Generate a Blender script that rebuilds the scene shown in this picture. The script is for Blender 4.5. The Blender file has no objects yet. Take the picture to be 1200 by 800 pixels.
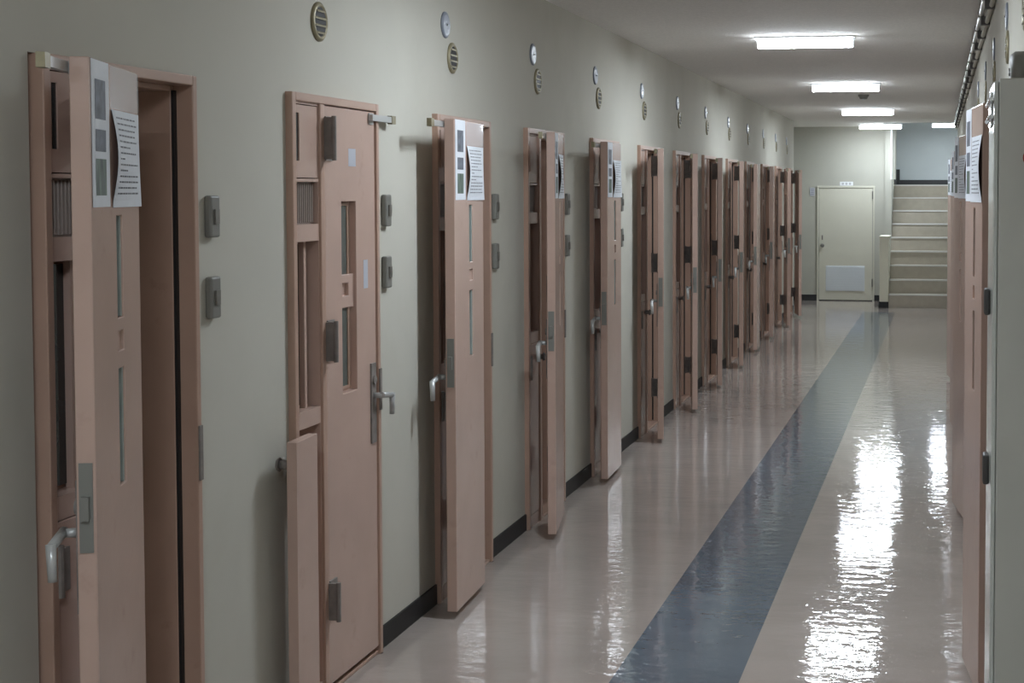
import bpy, math, random
from mathutils import Vector, Matrix
random.seed(7)
scene = bpy.context.scene
COL = scene.collection

# ------------------------------------------------------------------ helpers
class MB:
    def __init__(s):
        s.v, s.f, s.m = [], [], []
    def quad(s, a, b, c, d, mi=0):
        k = len(s.v); s.v += [a, b, c, d]; s.f.append((k, k+1, k+2, k+3)); s.m.append(mi)
    def box(s, x0, x1, y0, y1, z0, z1, mi=0):
        if x0 > x1: x0, x1 = x1, x0
        if y0 > y1: y0, y1 = y1, y0
        if z0 > z1: z0, z1 = z1, z0
        k = len(s.v)
        s.v += [(x0,y0,z0),(x1,y0,z0),(x1,y1,z0),(x0,y1,z0),(x0,y0,z1),(x1,y0,z1),(x1,y1,z1),(x0,y1,z1)]
        for q in ((0,3,2,1),(4,5,6,7),(0,1,5,4),(1,2,6,5),(2,3,7,6),(3,0,4,7)):
            s.f.append(tuple(k+i for i in q)); s.m.append(mi)
        return s
    def tube(s, p0, p1, r0, r1=None, seg=16, mi=0, rings=None):
        """rings: list of (t, r) along the axis; closed with caps"""
        p0, p1 = Vector(p0), Vector(p1); ax = p1-p0
        a = ax.normalized(); b = a.orthogonal().normalized(); c = a.cross(b)
        if rings is None: rings = [(0, r0), (1, r0 if r1 is None else r1)]
        k = len(s.v)
        for t, r in rings:
            for i in range(seg):
                th = 2*math.pi*i/seg
                s.v.append(tuple(p0+ax*t+(b*math.cos(th)+c*math.sin(th))*r))
        for j in range(len(rings)-1):
            for i in range(seg):
                i2 = (i+1) % seg
                s.f.append((k+j*seg+i, k+j*seg+i2, k+(j+1)*seg+i2, k+(j+1)*seg+i)); s.m.append(mi)
        s.f.append(tuple(k+i for i in reversed(range(seg)))); s.m.append(mi)
        q = k+(len(rings)-1)*seg
        s.f.append(tuple(q+i for i in range(seg))); s.m.append(mi)
        return s
    def slab(s, ys, zs, fn, mi=0):
        """solid plate in the y-z plane; fn(y, z) gives (x0, x1) of each cell, or None for a hole"""
        ys, zs = sorted(set(ys)), sorted(set(zs))
        ny, nz = len(ys)-1, len(zs)-1
        g = {}
        for i in range(ny):
            for j in range(nz):
                g[i, j] = fn((ys[i]+ys[i+1])/2, (zs[j]+zs[j+1])/2)
        def side(lo, hi, other):
            if other is None: return [(lo, hi)]
            out = []
            if other[0] > lo: out.append((lo, min(hi, other[0])))
            if other[1] < hi: out.append((max(lo, other[1]), hi))
            return out
        for (i, j), c in g.items():
            if c is None: continue
            y0, y1, z0, z1 = ys[i], ys[i+1], zs[j], zs[j+1]; a, b = c
            s.quad((b,y0,z0),(b,y1,z0),(b,y1,z1),(b,y0,z1), mi)
            s.quad((a,y0,z0),(a,y0,z1),(a,y1,z1),(a,y1,z0), mi)
            for lo, hi in side(a, b, g.get((i-1, j))): s.quad((lo,y0,z0),(hi,y0,z0),(hi,y0,z1),(lo,y0,z1), mi)
            for lo, hi in side(a, b, g.get((i+1, j))): s.quad((lo,y1,z0),(lo,y1,z1),(hi,y1,z1),(hi,y1,z0), mi)
            for lo, hi in side(a, b, g.get((i, j-1))): s.quad((lo,y0,z0),(lo,y1,z0),(hi,y1,z0),(hi,y0,z0), mi)
            for lo, hi in side(a, b, g.get((i, j+1))): s.quad((lo,y0,z1),(hi,y0,z1),(hi,y1,z1),(lo,y1,z1), mi)
        return s
    def mesh(s, name, mats, smooth=False, shift=(0,0,0)):
        me = bpy.data.meshes.new(name)
        sx, sy, sz = shift
        me.from_pydata([(x-sx, y-sy, z-sz) for x, y, z in s.v], [], s.f)
        for m in (mats if isinstance(mats, (list, tuple)) else [mats]): me.materials.append(m)
        for p, mi in zip(me.polygons, s.m):
            p.material_index = mi
            if smooth and len(p.vertices) <= 4: p.use_smooth = True
        me.update()
        return me
    def build(s, name, mats, parent=None, loc=(0,0,0), smooth=False, bevel=0.0, weld=False, keep=False):
        """keep: vertices are already relative to the parent; loc becomes the origin"""
        me = s.mesh(name, mats, smooth, loc if keep else (0,0,0))
        if weld or bevel:
            import bmesh
            bm = bmesh.new(); bm.from_mesh(me)
            bmesh.ops.remove_doubles(bm, verts=bm.verts, dist=1e-5)
            bm.to_mesh(me); bm.free()
        o = bpy.data.objects.new(name, me); COL.objects.link(o)
        o.location = loc
        if parent: o.parent = parent
        if bevel:
            b = o.modifiers.new('edge', 'BEVEL'); b.width = bevel; b.segments = 2; b.limit_method = 'ANGLE'; b.angle_limit = math.radians(40)
        return o

def tag(o, label, cat, group=None, kind='thing'):
    o['label'] = label; o['category'] = cat; o['kind'] = kind
    if group: o['group'] = group
    return o
def empty(name, loc, rz=0.0):
    o = bpy.data.objects.new(name, None); COL.objects.link(o)
    o.location = loc; o.rotation_euler = (0, 0, rz); o.empty_display_size = .1
    return o
def struct(name, mb, mats, **k):
    o = mb.build(name, mats, **k); o['kind'] = 'structure'; return o
def kids(o): return [c for c in bpy.data.objects if c.parent == o]
def copy_tree(o, parent=None):
    c = o.copy(); COL.objects.link(c)
    if parent: c.parent = parent
    for ch in kids(o): copy_tree(ch, c)
    return c

# ------------------------------------------------------------------ materials
def lin(c): return tuple(((v/255)/12.92 if v/255 <= .04045 else ((v/255+.055)/1.055)**2.4) for v in c)
def mat(name, col, rough=.5, metal=0., var=.0, vscale=3., bump=0., bscale=60., stretch=(1,1,1), emit=0., coat=0., spec=.5,
        stain=None, rvar=0., trans=0., alpha=1., bdist=.01):
    m = bpy.data.materials.new(name); m.use_nodes = True
    nt = m.node_tree; N, L = nt.nodes, nt.links
    b = N['Principled BSDF']
    b.inputs['Roughness'].default_value = rough; b.inputs['Metallic'].default_value = metal
    b.inputs['Specular IOR Level'].default_value = spec
    b.inputs['Coat Weight'].default_value = coat; b.inputs['Coat Roughness'].default_value = .08
    b.inputs['Transmission Weight'].default_value = trans; b.inputs['Alpha'].default_value = alpha
    tc = N.new('ShaderNodeTexCoord'); mp = N.new('ShaderNodeMapping'); mp.inputs['Scale'].default_value = stretch
    L.new(tc.outputs['Object'], mp.inputs['Vector'])
    n1 = N.new('ShaderNodeTexNoise'); n1.inputs['Scale'].default_value = vscale; n1.inputs['Detail'].default_value = 5
    L.new(mp.outputs['Vector'], n1.inputs['Vector'])
    rmp = N.new('ShaderNodeValToRGB')
    rmp.color_ramp.elements[0].position = .3; rmp.color_ramp.elements[1].position = .72
    rmp.color_ramp.elements[0].color = (*[v*(1-var) for v in col], 1); rmp.color_ramp.elements[1].color = (*[min(1, v*(1+var)) for v in col], 1)
    L.new(n1.outputs['Fac'], rmp.inputs['Fac'])
    out = rmp.outputs['Color']
    if stain:
        scol, sscale, lo, hi, amt = stain
        n2 = N.new('ShaderNodeTexNoise'); n2.inputs['Scale'].default_value = sscale; n2.inputs['Detail'].default_value = 6; n2.inputs['Roughness'].default_value = .65
        L.new(tc.outputs['Object'], n2.inputs['Vector'])
        r2 = N.new('ShaderNodeMapRange'); r2.inputs['From Min'].default_value = lo; r2.inputs['From Max'].default_value = hi; r2.inputs['To Max'].default_value = amt
        L.new(n2.outputs['Fac'], r2.inputs['Value'])
        mx = N.new('ShaderNodeMix'); mx.data_type = 'RGBA'
        L.new(r2.outputs['Result'], mx.inputs['Factor']); L.new(out, mx.inputs['A']); mx.inputs['B'].default_value = (*scol, 1)
        out = mx.outputs['Result']
    L.new(out, b.inputs['Base Color'])
    if rvar:
        r3 = N.new('ShaderNodeMapRange'); r3.inputs['From Min'].default_value = .3; r3.inputs['From Max'].default_value = .7
        r3.inputs['To Min'].default_value = max(.02, rough-rvar); r3.inputs['To Max'].default_value = rough+rvar
        L.new(n1.outputs['Fac'], r3.inputs['Value']); L.new(r3.outputs['Result'], b.inputs['Roughness'])
    if bump:
        n4 = N.new('ShaderNodeTexNoise'); n4.inputs['Scale'].default_value = bscale; n4.inputs['Detail'].default_value = 3
        L.new(mp.outputs['Vector'], n4.inputs['Vector'])
        bp = N.new('ShaderNodeBump'); bp.inputs['Strength'].default_value = bump; bp.inputs['Distance'].default_value = bdist
        L.new(n4.outputs['Fac'], bp.inputs['Height']); L.new(bp.outputs['Normal'], b.inputs['Normal'])
    if emit:
        b.inputs['Emission Color'].default_value = (*col, 1); b.inputs['Emission Strength'].default_value = emit
    return m

M = {}
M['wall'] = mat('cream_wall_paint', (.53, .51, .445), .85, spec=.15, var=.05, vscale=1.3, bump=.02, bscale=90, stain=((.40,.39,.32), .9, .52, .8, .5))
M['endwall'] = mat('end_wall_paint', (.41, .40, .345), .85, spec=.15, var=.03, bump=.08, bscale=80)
M['endwall_lit'] = mat('end_wall_paint_lit', (.68, .66, .54), .7, var=.03)  # same paint as the end wall, lightened so brighter light sits in the colour
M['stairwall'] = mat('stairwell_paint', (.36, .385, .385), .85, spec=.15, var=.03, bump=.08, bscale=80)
M['ceil'] = mat('speckled_ceiling_board', (.80, .775, .74), .9, var=.07, vscale=70, bump=.3, bscale=120)
M['floor'] = mat('waxed_beige_floor', (.39, .335, .30), .045, var=.07, vscale=2.2, bump=.10, bscale=9, stretch=(1, 1.6, 1), rvar=.015, spec=1.0, bdist=.02)
M['band'] = mat('waxed_blue_grey_floor', (.11, .14, .175), .045, var=.10, vscale=2.5, bump=.10, bscale=9, stretch=(1, 1.6, 1), rvar=.015, spec=1.0, bdist=.02)
M['base'] = mat('black_skirting_vinyl', (.010, .010, .011), .5, var=.2)
M['pink'] = mat('pink_door_paint', (.50, .35, .29), .19, var=.04, vscale=5, bump=.03, bscale=30, stain=((.30,.17,.14), 7, .62, .85, .5))
M['pinkframe'] = mat('pink_frame_paint', (.45, .295, .225), .3, var=.05, vscale=6, stain=((.22,.11,.09), 9, .64, .85, .6))
M['dark'] = mat('dark_gap', (.012, .010, .010), .6)
M['glass'] = mat('dark_window_glass', (.03, .034, .036), .08, var=.1, spec=.6)
M['greyglass'] = mat('grey_green_glass', (.10, .115, .105), .1, var=.2, vscale=9, spec=.7)
M['paleglass'] = mat('pale_window_glass', (.33, .38, .36), .12, var=.15, vscale=9)
M['steel'] = mat('worn_steel', (.22, .21, .19), .42, metal=.6, var=.15, vscale=30)
M['darksteel'] = mat('dark_bronze_steel', (.20, .175, .158), .5, metal=.0, var=.2, vscale=30)
M['darksteel2'] = mat('dark_clamp_steel', (.07, .065, .062), .5, var=.1)
M['greyplastic'] = mat('grey_plastic', (.19, .185, .165), .45, var=.05)
M['ventmesh'] = mat('grey_tan_mesh', (.30, .245, .215), .5, var=.06, vscale=60)
M['chrome'] = mat('polished_chrome', (.75, .77, .80), .12, metal=1., var=.03)
M['lever'] = mat('pale_lever', (.46, .46, .45), .3, metal=.3, var=.04)
M['pipe'] = mat('pale_pipe_paint', (.66, .66, .64), .22, metal=.1, var=.04)
M['brass'] = mat('aged_brass', (.27, .235, .145), .42, metal=.3, var=.15, vscale=40)
M['disc'] = mat('grey_cover_plate', (.21, .23, .27), .35, metal=.0, var=.05)
M['white'] = mat('white_enamel', (.75, .76, .76), .3, var=.02)
M['tube'] = mat('diffuser_underside', (.80, .90, 1.0), .4, emit=205.)
M['tubeside'] = mat('diffuser_side', (.86, .93, 1.0), .4, emit=32.)
M['enddoor'] = mat('cream_door_paint', (.54, .52, .43), .6, var=.02)
M['louvre'] = mat('white_louvre', (.66, .69, .71), .4, var=.03)
M['stair'] = mat('stair_riser_stone', (.40, .36, .29), .4, var=.06, vscale=12)
M['nosing'] = mat('pale_stair_nosing', (.66, .65, .62), .35, var=.04)
M['cab'] = mat('grey_green_cabinet_paint', (.56, .555, .50), .42, var=.03, vscale=8)
M['cabside'] = mat('glossy_pale_cabinet_front', (.62, .64, .60), .14, var=.03)
M['red'] = mat('red_lens', (.45, .02, .02), .2, var=.1)
M['paper'] = mat('white_paper', (.70, .72, .76), .6, var=.03, vscale=20)
M['ink'] = mat('grey_ink', (.16, .16, .18), .6)
M['photo1'] = mat('photo_print_grey', (.11, .12, .145), .6, var=.5, vscale=25)
M['photo2'] = mat('photo_print_green', (.10, .135, .105), .6, var=.55, vscale=30, stretch=(1,3,.5))
M['film'] = mat('clear_plastic_film', (.85, .86, .9), .12, alpha=.35, spec=.7)
M['sticker'] = mat('pale_blue_sticker', (.46, .47, .52), .5, var=.05)
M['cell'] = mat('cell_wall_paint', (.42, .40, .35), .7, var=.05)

# ------------------------------------------------------------------ dimensions
XL, XR, H = -2.0, .26, 2.65
W = .745                      # cell door frame width
CELLS = [3.145, 4.51, 5.91, 7.28, 8.72, 10.15, 11.55, 13.0, 14.49, 15.94, 17.40, 18.88, 20.35]
DOOR_H = 1.98
YB, YC, YE = -6.0, 21.45, 23.5        # wall behind, corner of the left wall, end wall
SY0, SRISE, STREAD = 22.18, .197, .27
SXL, SXR, YS = -.70, .62, 25.9        # stairwell
RCELLS = {2: 5.235, 4: 7.985, 6: 10.855, 8: 13.705}     # far edge of each right-hand frame

# ------------------------------------------------------------------ room shell
def wall_with_openings(y0, y1, z1, opens, xa, xb):
    mb = MB(); ys = [y0, y1]
    for a, b in opens: ys += [a, b]
    def fn(y, z):
        for a, b in opens:
            if a < y < b and z < DOOR_H: return None
        return (xa, xb)
    return mb.slab(ys, [0, DOOR_H, z1], fn)
struct('wall_left', wall_with_openings(YB, YC, H, [(c, c+W) for c in CELLS], XL-.15, XL), M['wall'], weld=True)
struct('wall_right', wall_with_openings(YB, SY0, H, [(c-W, c) for c in RCELLS.values()], XR, XR+.15), M['wall'], weld=True)
m = MB(); m.box(-3.9, SXR+1.0, YB-.15, YB, 0, H); struct('wall_back', m, M['wall'])
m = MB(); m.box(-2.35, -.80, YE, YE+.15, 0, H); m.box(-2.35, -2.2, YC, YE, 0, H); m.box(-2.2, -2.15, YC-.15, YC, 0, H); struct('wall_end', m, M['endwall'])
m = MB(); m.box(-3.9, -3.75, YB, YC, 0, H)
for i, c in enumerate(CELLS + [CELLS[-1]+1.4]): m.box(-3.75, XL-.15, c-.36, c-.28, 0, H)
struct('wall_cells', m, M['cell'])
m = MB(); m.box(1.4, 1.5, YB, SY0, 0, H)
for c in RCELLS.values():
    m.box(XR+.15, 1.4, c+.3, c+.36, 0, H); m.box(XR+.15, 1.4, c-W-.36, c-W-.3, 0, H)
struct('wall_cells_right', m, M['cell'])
m = MB(); m.box(-3.9, 1.5, YB, 22.3, H, H+.12); m.box(-2.35, SXL-.1, 22.3, YE+.15, H, H+.12)
struct('ceiling', m, M['ceil'])
# floor with the blue-grey walking band
m = MB(); yb, ye = YB, 21.35
def bx(side, y):
    t = (y-5)/(ye-5)
    return (-1.095+.075*t) if side == 0 else (-.66+.085*t)
L0, L1, R0, R1 = bx(0, yb), bx(0, ye), bx(1, yb), bx(1, ye)
m.quad((-3.9,yb,0),(L0,yb,0),(L1,ye,0),(-3.9,ye,0), 0)
m.quad((L0,yb,0),(R0,yb,0),(R1,ye,0),(L1,ye,0), 1)
m.quad((R0,yb,0),(1.5,yb,0),(1.5,ye,0),(R1,ye,0), 0)
m.quad((-3.9,ye,0),(1.5,ye,0),(1.5,YS,0),(-3.9,YS,0), 0)
struct('floor', m, [M['floor'], M['band']])
# stairwell
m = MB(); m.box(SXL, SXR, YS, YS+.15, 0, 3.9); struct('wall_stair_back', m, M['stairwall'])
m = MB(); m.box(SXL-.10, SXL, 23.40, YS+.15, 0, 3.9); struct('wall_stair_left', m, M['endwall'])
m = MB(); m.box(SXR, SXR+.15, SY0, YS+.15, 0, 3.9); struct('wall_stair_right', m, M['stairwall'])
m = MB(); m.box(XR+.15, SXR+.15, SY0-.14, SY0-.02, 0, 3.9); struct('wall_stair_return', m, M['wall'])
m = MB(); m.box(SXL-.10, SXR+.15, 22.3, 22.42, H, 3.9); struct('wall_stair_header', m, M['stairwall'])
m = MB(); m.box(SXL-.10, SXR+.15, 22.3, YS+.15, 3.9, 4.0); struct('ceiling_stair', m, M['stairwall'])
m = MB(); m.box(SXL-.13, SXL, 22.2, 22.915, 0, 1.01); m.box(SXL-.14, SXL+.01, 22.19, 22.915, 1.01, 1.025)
struct('wall_newel', m, M['endwall_lit'], bevel=.006)
m = MB(); m.box(SXL-.02, SXL+.006, 23.385, 23.40, 1.85, H); struct('trim_1', m, M['white'])
# skirtings
def skirt(name, segs):
    m = MB()
    for s in segs: m.box(*s)
    struct(name, m, M['base'])
e = [YB]+[v for c in CELLS for v in (c, c+W)]+[YC]
skirt('baseboard_left', [(XL, XL+.008, e[i], e[i+1], 0, .08) for i in range(0, len(e), 2)])
e = [YB]+[v for c in RCELLS.values() for v in (c-W, c)]+[SY0]
skirt('baseboard_right', [(XR-.008, XR, e[i], e[i+1], 0, .08) for i in range(0, len(e), 2)])
skirt('baseboard_end', [(-2.2, -1.83, YE-.01, YE, 0, .09), (-.955, -.83, YE-.01, YE, 0, .09), (SXL-.14, SXL+.002, 22.188, 22.2, 0, .085), (SXL-.142, SXL-.13, 22.188, YE, 0, .085)])
TOPZ = 9*SRISE
skirt('baseboard_landing', [(SXL, SXR, YS-.01, YS, TOPZ, TOPZ+.085), (SXL, SXL+.012, 24.5, YS, TOPZ, TOPZ+.085), (SXL, SXL+.06, YS-.05, YS, TOPZ, TOPZ+.26)])

# ------------------------------------------------------------------ stairs
st = empty('staircase', (0, SY0, 0))
tag(st, 'flight of nine grey-tan stairs with pale nosings rising at the corridor end', 'stairs')
for k in range(9):
    y0 = k*STREAD; y1 = (k+1)*STREAD if k < 8 else YS-SY0
    m = MB(); m.box(SXL+.003, SXR-.003, y0, y1-(.003 if k == 8 else 0), 0, (k+1)*SRISE-.012)
    s = m.build('step', M['stair'], st)
    m = MB(); m.box(SXL+.003, SXR-.003, y0-.012, y0+.035, (k+1)*SRISE-.02, (k+1)*SRISE); m.box(SXL+.003, SXR-.003, y0+.035, y1-(.003 if k == 8 else 0), (k+1)*SRISE-.012, (k+1)*SRISE-.004, 1)
    m.build('nosing', [M['nosing'], M['stair']], s)

# ------------------------------------------------------------------ cell doors
PU, PN = .252, .072                     # hinge pin of the big leaf
LU0, LU1, LZ0, LZ1 = .262, .717, .030, 1.950
NI, NO = -.007, .033                  # inner / outer face when shut
def frame_mb():
    m = MB()
    m.box(-.15, .040, 0, .028, 0, DOOR_H)
    m.box(-.15, .040, LU1+.004, W, 0, DOOR_H)
    m.box(-.15, -.016, LU1-.014, LU1+.004, 0, DOOR_H-.028)
    m.box(-.15, .040, .028, LU1+.004, LZ1+.003, DOOR_H)
    m.box(-.15, -.016, .258, LU1-.014, LZ1-.012, LZ1+.003)
    m.box(-.15, .038, .222, .258, 0, LZ1+.003)
    m.box(-.15, .030, .258, LU1+.004, 0, .012)
    return m.mesh('frame', M['pinkframe'])
FRAME = frame_mb()
def seal_mb():
    m = MB(); m.box(-.016, -.008, LU1-.012, LU1+.004, .02, LZ1-.01)
    m.box(.0385, .044, LU1+.004, LU1+.02, .0, .0)
    return m.mesh('seal_strip', M['dark'])
SEAL = seal_mb()
def side_mb():
    m = MB()
    ys = [.028, .034, .040, .212, .216, .222]; zs = [0, .06, .915, .97, 1.51, 1.565, 1.70, 1.71, 1.945, LZ1+.003]
    def fn(y, z):
        if .97 < z < 1.51 and .034 < y < .216: return None
        if .06 < z < .915 and .034 < y < .216: return None
        if 1.565 < z < 1.70 and .034 < y < .216: return None
        if 1.71 < z < 1.945 and .034 < y < .216: return None
        return (-.09, .030)
    m.slab(ys, zs, fn)
    return m.mesh('side_panel', M['pink'])
SIDE = side_mb()
def upper_mb():
    m = MB()
    m.slab([.036, .048, .074, .214], [1.713, 1.766, 1.917, 1.942], lambda y, z: None if (.048 < y < .074 and 1.766 < z < 1.917) else (.0, .029))
    m.box(.005, .0295, .2, .2075, 1.72, 1.735)
    return m.mesh('inspection_flap', M['pink'])
UPPER = upper_mb()
m = MB(); m.box(.021, .025, .046, .076, 1.76, 1.92); UPGLASS = m.mesh('glass_slot', M['glass'])
def vent_mb():
    m = MB(); m.box(-.01, .008, .034, .216, 1.565, 1.70)
    for k in range(11): m.box(.008, .016, .040+k*.016, .046+k*.016, 1.57, 1.695)
    return m.mesh('vent_grille', M['ventmesh'])
VENT = vent_mb()
def win_mb():
    m = MB(); m.box(-.09, -.024, .034, .216, .97, 1.51, 0); m.box(-.024, -.016, .040, .21, .98, 1.50, 1)
    return m.mesh('side_window', [M['pinkframe'], M['glass']])
WIN = win_mb()
m = MB(); m.box(-.018, .002, .160, .178, .97, 1.51); BAR = m.mesh('window_bar', M['pink'])
m = MB(); m.box(-.09, -.06, .034, .216, .06, .915); HBACK = m.mesh('hatch_back', M['pinkframe'])
def hatch_mb():                        # relative to pin (n=.05, u=.028)
    m = MB(); m.slab([.008, .010, .186, .188], [.063, .065, .91, .912], lambda y, z: (-.05, -.018))
    return m.mesh('hatch_flap', M['pink'])
HATCH = hatch_mb()
m = MB(); m.tube((-.018, .165, .84), (.012, .165, .84), .014, seg=14); m.tube((.012, .165, .84), (.02, .165, .84), .022, .018, seg=14); HKNOB = m.mesh('hatch_knob', M['darksteel'], True)
m = MB(); m.tube((-.012, .006, .74), (-.012, .006, .86), .011, seg=12); m.box(-.018, -.012, .006, .05, .75, .85); HHINGE = m.mesh('hatch_hinge', M['darksteel'])

def leaf_mb():                         # relative to the pin
    m = MB(); a, b = NI-PN, NO-PN
    ru0, ru1, rz0, rz1 = .405-PU, .535-PU, .985, 1.635
    su0, su1 = .437-PU, .493-PU
    ys = [LU0-PU, ru0, su0, su1, ru1, LU1-PU]; zs = [LZ0, rz0, 1.010, 1.272, 1.313, 1.356, 1.387, 1.615, rz1, LZ1]
    def fn(y, z):
        if su0 < y < su1 and (1.010 < z < 1.272 or 1.387 < z < 1.615): return None
        if su0 < y < su1 and 1.313 < z < 1.356: return (a+.008, a+.014)
        if ru0 < y < ru1 and rz0 < z < rz1:
            return (a, a+.014) if not 1.285 < z < 1.372 else (a, b-.012)
        return (a, b)
    m.slab(ys, zs, fn)
    return m.mesh('door_leaf', M['pink'])
LEAF = leaf_mb()
def pane_meshes():
    a = NI-PN; out = []
    for z0, z1 in ((1.004, 1.278), (1.381, 1.621)):
        m = MB(); m.box(a+.0145, a+.0175, .430-PU, .500-PU, z0, z1); m.box(a+.004, a+.0143, .4375-PU, .449-PU, z0+.007, z1-.007, 1); out.append(m.mesh('view_slot', [M['greyglass'], M['paleglass']]))
    return out
PANES = pane_meshes()
m = MB(); a = NI-PN
for z0, z1 in ((1.004, 1.278), (1.381, 1.621)):
    for y0, y1, w0, w1 in ((.422, .430, z0-.008, z1+.008), (.500, .508, z0-.008, z1+.008), (.430, .500, z0-.008, z0), (.430, .500, z1, z1+.008)):
        m.box(a+.014, a+.022, y0-PU, y1-PU, w0, w1)
SLOTFRAME = m.mesh('slot_frame', M['pinkframe'])
HINGES = []
for z0, z1 in ((1.77, 1.915), (1.11, 1.245), (.25, .38)):
    m = MB(); m.tube((0, 0, z0), (0, 0, z1), .008, seg=14); m.box(NO-PN, NO-PN+.007, .010, .070, z0, z1); m.box(NO-PN+.005, -.002, -.003, .012, z0+.004, z1-.004)
    HINGES.append(m.mesh('hinge', M['darksteel']))
def plate_meshes():
    b = NO-PN
    m = MB(); m.box(b, b+.006, .655-PU, .700-PU, .775, 1.06); m.tube((b+.006, .678-PU, 1.0), (b+.012, .678-PU, 1.0), .016, seg=16)
    p = m.mesh('lock_plate', M['darksteel'])
    m = MB(); m.tube((b+.006, .678-PU, .945), (b+.038, .678-PU, .945), .010, seg=12)
    m.tube((b+.038, .670-PU, .947), (b+.038, .775-PU, .935), .011, .010, seg=12); m.tube((b+.038, .773-PU, .942), (b+.034, .780-PU, .865), .011, .009, seg=12)
    h = m.mesh('lever_handle', M['lever'], True)
    m = MB(); m.box(NI-PN+.006, NO-PN-.006, LU1-PU, LU1-PU+.003, .91, 1.10); m.box(NI-PN+.012, NO-PN-.012, LU1-PU+.003, LU1-PU+.016, .98, 1.03)
    e = m.mesh('edge_lock', M['greyplastic'])
    m = MB(); m.box(b+.004, b+.018, .655-PU, .845-PU, 1.918, 1.940, 0); m.box(b+.002, b+.020, .845-PU, .885-PU, 1.914, 1.944, 1); m.box(b, b+.004, .66-PU, .70-PU, 1.905, 1.945, 0)
    t = m.mesh('top_bolt', [M['lever'], M['brass']])
    return p, h, e, t
LPLATE, LHANDLE, LEDGE, TBOLT = plate_meshes()
m = MB(); m.box(.040, .046, .722, .742, .885, 1.035); STRIKE = m.mesh('strike_plate', M['darksteel'])
m = MB(); b = NO-PN; STICKS = [MB().box(b, b+.0008, .470-PU, .535-PU, 1.755, 1.815).mesh('sticker', M['sticker']), MB().box(b, b+.0008, .60-PU, .64-PU, 1.33, 1.43).mesh('sticker', M['sticker'])]

def mo(name, me, parent, loc=(0,0,0), bevel=0):
    o = bpy.data.objects.new(name, me); COL.objects.link(o); o.parent = parent; o.location = loc
    if bevel:
        md = o.modifiers.new('edge', 'BEVEL'); md.width = bevel; md.segments = 2; md.limit_method = 'ANGLE'
    return o
import bmesh
for me in (LEAF, SIDE, UPPER, HATCH):
    bm = bmesh.new(); bm.from_mesh(me); bmesh.ops.remove_doubles(bm, verts=bm.verts, dist=1e-5); bm.to_mesh(me); bm.free()

def cell_door(loc, rz, phi, label, hatch=None, stickers=False, group=None, shift=(0, 0), narrow=None):
    """phi: None = shut, else degrees short of folding back flat on the wall"""
    d = empty('cell_door', loc, rz); tag(d, label, 'door', group)
    mo('frame', FRAME, d, bevel=.003); mo('seal_strip', SEAL, d); mo('strike_plate', STRIKE, d, bevel=.002)
    mo('side_panel', SIDE, d)
    u = mo('inspection_flap', UPPER, d); mo('glass_slot', UPGLASS, u)
    mo('vent_grille', VENT, d)
    w = mo('side_window', WIN, d); mo('window_bar', BAR, w)
    mo('hatch_back', HBACK, d)
    h = mo('hatch_flap', HATCH, d, (.05, .028, 0), .003); mo('hatch_knob', HKNOB, h); mo('hatch_hinge', HHINGE, h)
    if hatch: h.rotation_euler = (0, 0, -math.radians(hatch))
    l = mo('door_leaf', LEAF, d, (PN+shift[0], PU+shift[1], 0), .003)
    if phi is not None: l.rotation_euler = (0, 0, -math.radians(180-phi))
    for p in PANES: mo('view_slot', p, l)
    mo('slot_frame', SLOTFRAME, l)
    for p in HINGES: mo('hinge', p, l)
    mo('lock_plate', LPLATE, l); mo('lever_handle', LHANDLE, l); mo('edge_lock', LEDGE, l); mo('top_bolt', TBOLT, l)
    if stickers:
        for q in STICKS: mo('sticker', q, l)['label'] = 'pale blue sticker'
    lm = Matrix.Translation(Vector(loc)) @ Matrix.Rotation(rz, 4, 'Z') @ Matrix.Translation(l.location) @ l.rotation_euler.to_matrix().to_4x4()
    if narrow:
        for c in kids(d):
            if not c.name.startswith('door_leaf'):
                c.location.y = W*(1-narrow)+narrow*c.location.y; c.scale.y = narrow
    return d, lm

# notices on the inner face: leaf coords, face at n = NI-PN, facing -n
FACE = NI-PN
def sheet(name, mats, u0, u1, z0, z1, bend, marks, lm, off=.0012, nu=10, nz=14, th=.0006):
    """a sheet of paper with real thickness; bend(s, t) = lift off the leaf; marks: (s0, s1, t0, t1, mi)"""
    m = MB(); cu, cz = (u0+u1)/2, z0
    def P(s, t, k=0): return (FACE-off-bend(s, t)-k, u0+(u1-u0)*s, z0+(z1-z0)*t)
    for i in range(nu):
        for j in range(nz):
            s0, s1, t0, t1 = i/nu, (i+1)/nu, j/nz, (j+1)/nz
            m.quad(P(s0,t0), P(s1,t0), P(s1,t1), P(s0,t1), 0)
            if th: m.quad(P(s0,t0,-th), P(s0,t1,-th), P(s1,t1,-th), P(s1,t0,-th), 0)
    for s0, s1, t0, t1, mi in marks:
        n = max(1, round((s1-s0)*nu)); q = max(1, round((t1-t0)*nz))
        for i in range(n):
            for j in range(q):
                a0, a1 = s0+(s1-s0)*i/n, s0+(s1-s0)*(i+1)/n; b0, b1 = t0+(t1-t0)*j/q, t0+(t1-t0)*(j+1)/q
                m.quad(P(a0,b0,.0007), P(a1,b0,.0007), P(a1,b1,.0007), P(a0,b1,.0007), mi)
    o = m.build(name, mats, loc=(FACE, cu, cz), keep=True)
    o.matrix_world = lm @ Matrix.Translation((FACE, cu, cz))
    return o
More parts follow.
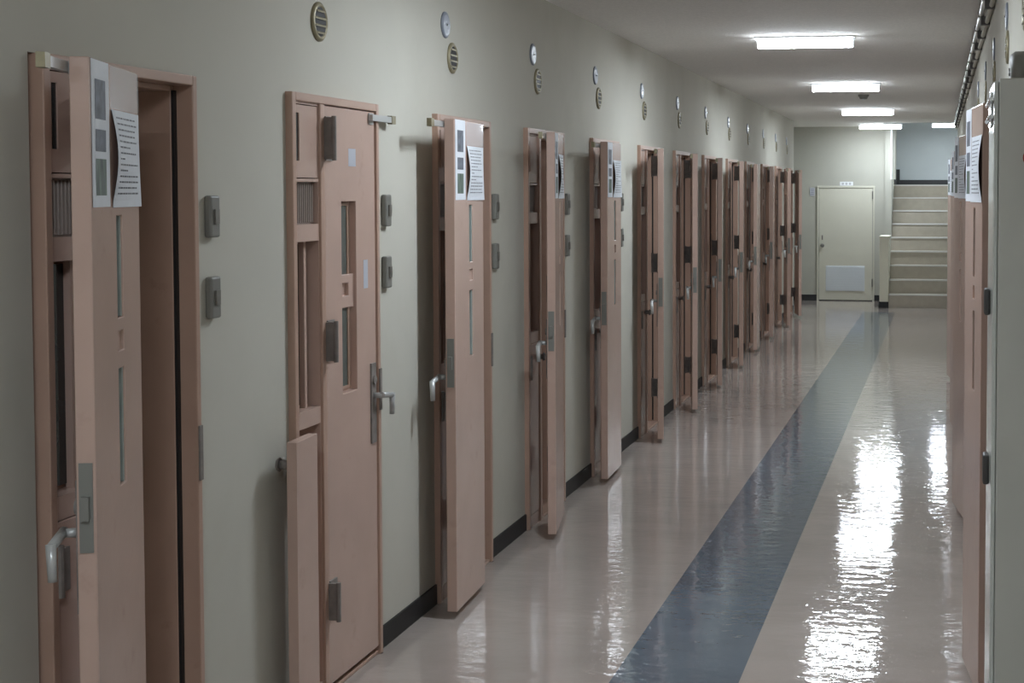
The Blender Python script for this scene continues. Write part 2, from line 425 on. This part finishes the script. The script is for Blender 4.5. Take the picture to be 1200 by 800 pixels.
def notices(lm, where, wave=.45, film=True, flip=False):
    p = sheet('photo_notice', [M['paper'], M['photo1'], M['photo2']], .300, .453, 1.636, 1.948, lambda s, t: 0,
              [(.22, .82, .60, .87, 1), (.22, .82, .38, .53, 1), (.22, .82, .08, .33, 2)], lm)
    tag(p, 'white strip of three small photographs on '+where, 'notice', 'photo strips on the open doors')
    rr = random.Random(3); marks = []
    for k in range(15):
        t = .93-k*.06; s = .10
        while s < .86:
            w = rr.uniform(.03, .12)
            if s+w > .9 or rr.random() < .06: break
            marks.append((s, s+w, t-.016, t, 1)); s += w+.018
        if k in (2, 8): pass
    def bend(s, t):
        if flip: s = 1-s
        return wave*(.030*s*math.sin(math.pi*min(1, (1-t)*1.05))+.010*(1-s)*(1-t)**2)
    q = sheet('text_notice', [M['paper'], M['ink']], .012, .280, 1.634, 1.850, bend, [(1-b, 1-a, c, d, k) for a, b, c, d, k in marks], lm, off=.002)
    tag(q, 'curling white sheet of small print on '+where, 'notice', 'printed sheets on the open doors')
    if film:
        f = sheet('plastic_sleeve', [M['film']], .006, .286, 1.852, 1.945, lambda s, t: .003*math.sin(math.pi*s), [], lm, off=.0015, th=0)
        tag(f, 'shiny clear plastic sleeve on '+where, 'sleeve', 'clear sleeves on the open doors')

ORD = ['nearest', 'second', 'third', 'fourth', 'fifth', 'sixth', 'seventh', 'eighth', 'ninth', 'tenth', 'eleventh', 'twelfth', 'last']
PHI = [17, None, 3, 9, 2, 10, 11, 9, 8, 3, 4, 11, 12]
for i, c in enumerate(CELLS):
    o = ORD[i]; pos = 'nearest' if i == 0 else ('last' if i == 12 else o)
    if i == 0: lab = 'nearest pink cell door on the left wall, leaf swung open showing notices'
    elif i == 1: lab = 'shut pink cell door, second on the left wall, with low hatch folded back'
    else: lab = '%s pink cell door along the left wall, leaf folded back open%s' % (o if i < 12 else 'last and farthest', ' with notices' if i in (2, 3, 4) else '')
    d, lm = cell_door((XL-.016, c, 0), 0, PHI[i], lab, hatch=177 if i == 1 else None, stickers=(i == 1), shift=(-.011, -.016) if i == 0 else (0, 0), narrow=.97 if i == 0 else None, group='pink cell doors along the left wall')
    if i in (0, 2, 3, 4): notices(lm, 'the %s open cell door of the left wall' % {0: 'nearest', 2: 'second', 3: 'third', 4: 'fourth'}[i], film=i in (0, 2))
RLAB = {2: 'nearest', 4: 'second', 6: 'third', 8: 'farthest'}
for k, c in RCELLS.items():
    d, lm = cell_door((XR+.028, c, 0), math.pi, {2: 5.5, 4: 7, 6: 6, 8: 7}[k], '%s pink cell door of the right wall, swung open with notices' % RLAB[k], group='pink cell doors along the right wall')
    notices(lm, 'the %s cell door of the right wall' % RLAB[k], wave=.35, film=False, flip=True)

# ------------------------------------------------------------------ round vents and cover discs
def vent_mesh():
    m = MB()
    m.tube((0,0,0), (.014,0,0), 0, seg=36, rings=[(0,.064),(.4,.064),(.75,.056),(.75,.050),(.45,.048)])
    return m.mesh('vent_ring', M['brass'], True)
VRING = vent_mesh()
m = MB(); m.tube((.001,0,0), (.0070,0,0), .0478, seg=28); VBACK = m.mesh('vent_throat', M['dark'])
m = MB()
for k in (-1.5, -.5, .5, 1.5):
    z = k*.0235; hw = math.sqrt(.048**2-z*z)
    k0 = len(m.v)
    m.v += [(.007,-hw,z+.004),(.007,hw,z+.004),(.012,hw,z-.001),(.012,-hw,z-.001),(.007,-hw,z),(.007,hw,z),(.012,hw,z-.005),(.012,-hw,z-.005)]
    for q in ((0,1,2,3),(7,6,5,4),(0,4,5,1),(2,6,7,3),(0,3,7,4),(1,5,6,2)): m.f.append(tuple(k0+i for i in q)); m.m.append(0)
VSLAT = m.mesh('vent_louvre', M['brass'])
m = MB(); m.tube((0,0,0), (.009,0,0), 0, seg=36, rings=[(0,.054),(.6,.054),(.85,.050),(1.0,.040)]); DISC = m.mesh('cover_disc', M['disc'], True)
m = MB(); m.tube((.009,0,0), (.013,0,0), .006, .004, seg=12); SCREW = m.mesh('disc_screw', M['chrome'], True)
def vent(loc, rz, lab, grp):
    v = empty('round_vent', loc, rz); tag(v, lab, 'vent', grp)
    mo('vent_ring', VRING, v); mo('vent_throat', VBACK, v); mo('vent_louvre', VSLAT, v)
def disc(loc, rz, lab, grp):
    o = bpy.data.objects.new('cover_disc', DISC); COL.objects.link(o); o.location = loc; o.rotation_euler = (0,0,rz); tag(o, lab, 'cover plate', grp); mo('disc_screw', SCREW, o)
VY = [3.39, 4.776, 6.17, 7.546, 8.957, 10.392, 11.84, 13.295, 14.75, 16.25, 17.72, 19.1, 20.48]
for i, y in enumerate(VY):
    if i == 0: continue
    w = ORD[i] if i < 12 else 'last'
    vent((XL, y, 2.222), 0, 'round brass louvred vent above the %s cell door of the left wall' % w, 'brass vents along the left wall')
    if i > 1: disc((XL, y-.09, 2.35 if i < 8 else 2.33), 0, 'round grey cover plate high above the %s cell door of the left wall' % w, 'grey cover plates along the left wall')
RVY = [4.83, 6.05, 7.45, 8.8, 10.4]
for i, y in enumerate(RVY):
    w = ['nearest', 'second', 'third', 'fourth', 'fifth'][i]
    vent((XR, y, 2.222), math.pi, '%s round brass vent high on the right wall' % w, 'brass vents along the right wall')
    if i: disc((XR, y+.09, 2.35), math.pi, '%s grey cover plate high on the right wall below the pipes' % ['', 'nearest', 'second', 'third', 'fourth'][i], 'grey cover plates along the right wall')

# ------------------------------------------------------------------ small grey switch boxes right of the frames
m = MB(); m.box(0, .022, -.028, .028, -.058, .058); SWB = m.mesh('switch_box', M['greyplastic'])
m = MB(); m.box(.022, .028, -.012, .012, -.02, .02); SWR = m.mesh('rocker', M['steel'])
for i, c in enumerate(CELLS[:6]):
    for z, t in ((1.60, 'upper'), (1.375, 'lower')):
        o = mo('switch_box', SWB, None, (XL, c+.848, z), .006)
        tag(o, '%s small grey wall box right of the %s left-hand cell door' % (t, ORD[i]), 'switch', 'grey wall boxes beside the left cell doors')
        mo('rocker', SWR, o)

# ------------------------------------------------------------------ ceiling lights
def light_parts(root, wall=False):
    m = MB()
    m.box(-.318, .318, -.080, .080, -.010, 0); m.box(-.315, .315, -.026, .026, -.024, -.010)
    m.build('housing', M['white'], root)
    m = MB(); prof = [(-.030,-.024),(-.034,-.052),(-.027,-.066),(.027,-.066),(.034,-.052),(.030,-.024)]
    for (y0, z0), (y1, z1) in zip(prof, prof[1:]+prof[:1]):
        m.quad((-.300,y0,z0), (.300,y0,z0), (.300,y1,z1), (-.300,y1,z1), 1 if (z0 == z1 == -.066) else 0)
    for x, o in ((-.300, 1), (.300, -1)):
        k = len(m.v); m.v += [(x, y, z) for y, z in prof]; m.f.append(tuple(k+i for i in (range(6) if o > 0 else reversed(range(6))))); m.m.append(0)
    m.build('diffuser', [M['tubeside'], M['tube']], root)
    for s in (-1, 1):
        m = MB(); m.box(s*.300, s*.308, -.028, .028, -.062, -.024); m.build('end_cap', M['white'], root, bevel=.003)
YL = [-3.2, 1.0, 5.55, 9.83, 14.14, 18.58, 22.70]
l0 = None
LL = ['farthest behind the camera', 'just behind the camera', 'over the shut second cell door', 'nearest in view', 'second in view', 'third in view', 'at the end by the stairs']
for i, y in enumerate(YL):
    if l0 is None:
        l = l0 = empty('ceiling_light', (-.845, y, H)); light_parts(l)
    else:
        l = copy_tree(l0); l.location = (-.845, y, H)
    tag(l, 'glowing white tube light on the corridor ceiling, '+LL[i], 'ceiling light', 'tube lights along the corridor ceiling')
l = copy_tree(l0); l.location = (.20, 24.6, 2.745)
for x in (-.2, .2):
    m = MB(); m.tube((x, 0, 0), (x, 0, 3.9-2.745), .008, seg=10); m.build('stem', M['white'], l)
del l['group']; tag(l, 'glowing tube light hanging in the stairwell above the steps', 'ceiling light')
# smoke detector
sd = MB(); sd.tube((0,0,0), (0,0,-.045), 0, seg=28, rings=[(0,.055),(.35,.055),(.5,.046),(1,.036)])
o = sd.build('smoke_detector', M['greyplastic'], loc=(-.76, 15.75, H), smooth=True); tag(o, 'round grey smoke detector on the ceiling between two tube lights', 'smoke detector')
m = MB(); m.tube((0,0,-.045), (0,0,-.055), .018, .012, seg=16); m.build('sensor_cap', M['white'], o, smooth=True)

# ------------------------------------------------------------------ pipes along the right wall / ceiling edge
pr = empty('pipe_run', (XR, 0, 0)); tag(pr, 'pale pipe on dark brackets running along the top of the right wall', 'pipe')  # plain pipe run bracketed to the wall, not a rail
m = MB(); m.tube((-.046, YB+.05, 2.602), (-.046, SY0-.05, 2.602), .014, seg=16); m.build('pipe', M['pipe'], pr, smooth=True)
m = MB(); m.tube((-.016, YB+.05, 2.560), (-.016, SY0-.05, 2.560), .012, seg=12); m.build('pipe', M['wall'], pr, smooth=True)
y = 3.9
while y < 21.5:
    m = MB(); m.box(-.048, 0, y-.028, y+.028, 2.545, 2.589); m.box(-.062, -.030, y-.007, y+.007, 2.586, 2.618)
    m.build('pipe_clamp', M['darksteel2'], pr, bevel=.002); y += .733

# ------------------------------------------------------------------ grey-green cabinet in the right foreground
cb = empty('hydrant_cabinet', (.138, 4.0, 0)); tag(cb, 'tall grey-green metal cabinet with glossy front edge at the right foreground', 'cabinet')
CD, CY, CH = XR-.138, .40, 1.957
m = MB(); m.box(.012, CD, 0, CY, .0, CH); m.build('body', M['cab'], cb, bevel=.004)
m = MB(); m.box(0, .011, .004, CY-.004, .06, CH-.006); dr = m.build('door', M['cabside'], cb, bevel=.003); dr['label'] = 'glossy pale door'
for z in (1.862, 1.906):
    m = MB(); m.tube((-.006, .03, z), (-.006, CY-.03, z), .006, seg=10); m.build('chrome_bar', M['chrome'], dr, smooth=True)
m = MB(); m.box(-.005, 0, .12, .28, 1.84, 1.93); m.build('latch_plate', M['chrome'], dr, bevel=.002)
for z, hh in ((1.375, .035), (.925, .04)):
    m = MB(); m.box(-.016, 0, .16, .22, z-hh, z+hh); m.build('handle', M['darksteel2'], dr, bevel=.005)
m = MB(); m.tube((.096, .012, 1.755), (.096, -.028, 1.755), 0, seg=24, rings=[(0,.024),(.4,.024),(.8,.019),(1,.008)]); o = m.build('alarm_lamp', M['red'], cb, smooth=True); o['label'] = 'red lamp'
# rounded grey junction box on the wall above it
m = MB(); m.tube((0,0,0), (-.05,0,0), 0, seg=28, rings=[(0,.062),(.7,.062),(1,.05)])
o = m.build('junction_box', M['greyplastic'], loc=(XR, 4.77, 2.03), smooth=True); tag(o, 'round grey box on the right wall just above the grey-green cabinet', 'junction box')
m = MB(); m.tube((-.05,0,0), (-.054,0,0), .012, seg=12); m.build('cover_screw', M['steel'], o)

# ------------------------------------------------------------------ end wall door, its sign, small plate
d1 = empty('door_1', (-1.393, YE, 0)); d1['kind'] = 'structure'
m = MB()
for x0, x1, z0, z1 in ((-.437, -.408, 0, 1.75), (.408, .437, 0, 1.75), (-.408, .408, 1.72, 1.75)): m.box(x0, x1, -.025, 0, z0, z1)
m.build('frame', M['enddoor'], d1, bevel=.003)
m = MB(); m.box(-.404, .404, -.014, -.002, .012, 1.717); lf = m.build('leaf', M['enddoor'], d1, bevel=.002)
m = MB(); m.box(-.408, .408, -.004, -.001, 0, 1.72); m.build('gap', M['dark'], d1)
m = MB(); m.box(-.30, .29, -.02, -.014, .15, .535)
for k in range(14):
    z = .165+k*.0262; m.box(-.285, .275, -.030, -.02, z, z+.017)
m.build('louvre', M['louvre'], d1)
m = MB(); m.tube((-.355, -.014, .845), (-.355, -.06, .845), 0, seg=18, rings=[(0,.030),(.15,.030),(.2,.012),(.55,.012),(.7,.028),(1,.02)]); m.build('knob', M['steel'], d1, smooth=True)
m = MB(); m.box(-.365, -.345, -.02, -.014, .93, 1.0); m.build('key_plate', M['darksteel'], d1, bevel=.002)
for z in (.22, 1.55):
    m = MB(); m.tube((.407, -.03, z), (.407, -.03, z+.12), .010, seg=10); m.build('hinge', M['steel'], d1)
sg = MB(); sg.box(-.10, .10, -.012, 0, -.03, .03, 0)
for k in (-1, 0, 1):                   # three small grey characters
    x = k*.055
    for a, b, c, d in ((-.014,.014,.010,.014),(-.014,.014,-.003,.001),(-.014,.014,-.016,-.012),(-.002,.002,-.018,.017),(-.014,-.010,-.016,.012),(.010,.014,-.016,.012)):
        sg.box(x+a, x+b, -.0126, -.012, c, d, 1)
o = sg.build('door_sign', [M['white'], M['ink']], loc=(-1.385, YE, 1.785)); tag(o, 'small white sign with three grey characters above the cream door', 'sign')
sp = MB(); sp.box(-.035, .035, -.01, 0, -.06, .06, 0)
for k in range(4): sp.box(-.026, .026, -.0106, -.01, .035-k*.024, .044-k*.024, 1)
o = sp.build('notice_plate', [M['sticker'], M['ink']], loc=(-1.905, YE, 1.66)); tag(o, 'small pale blue notice on the end wall left of the cream door', 'notice')

# ------------------------------------------------------------------ camera
f, PPx, PPy, VX, VY_, EYE = 1800., 800., 304., 1100., 224., 1.67
th = math.atan((PPy-VY_)/f); psi = math.atan((VX-PPx)/f*math.cos(th))
F = Vector((-math.sin(psi)*math.cos(th), math.cos(psi)*math.cos(th), -math.sin(th)))
R = Vector((math.cos(psi), math.sin(psi), 0)); U = R.cross(F)
cam = bpy.data.cameras.new('camera'); co = bpy.data.objects.new('camera', cam); COL.objects.link(co)
mw = Matrix(((R.x, U.x, -F.x, 0), (R.y, U.y, -F.y, 0), (R.z, U.z, -F.z, EYE), (0, 0, 0, 1)))
co.matrix_world = mw
cam.sensor_width = 36; cam.lens = f/1200*36; cam.shift_x = (600-PPx)/1200; cam.shift_y = (PPy-400)/1200
cam.clip_start = .05; cam.clip_end = 100
scene.camera = co
w = bpy.data.worlds.new('world'); scene.world = w; w.use_nodes = True
w.node_tree.nodes['Background'].inputs[0].default_value = (.5, .55, .6, 1); w.node_tree.nodes['Background'].inputs[1].default_value = .1
scene.view_settings.view_transform = 'Standard'; scene.view_settings.look = 'None'
scene.view_settings.exposure = 0.6; scene.view_settings.gamma = 1.0; scene.view_settings.use_curve_mapping = False
try:
    scene.cycles.use_denoising = True; scene.cycles.max_bounces = 10; scene.cycles.diffuse_bounces = 6; scene.cycles.glossy_bounces = 5
    scene.cycles.sample_clamp_indirect = 8.0
except Exception: pass
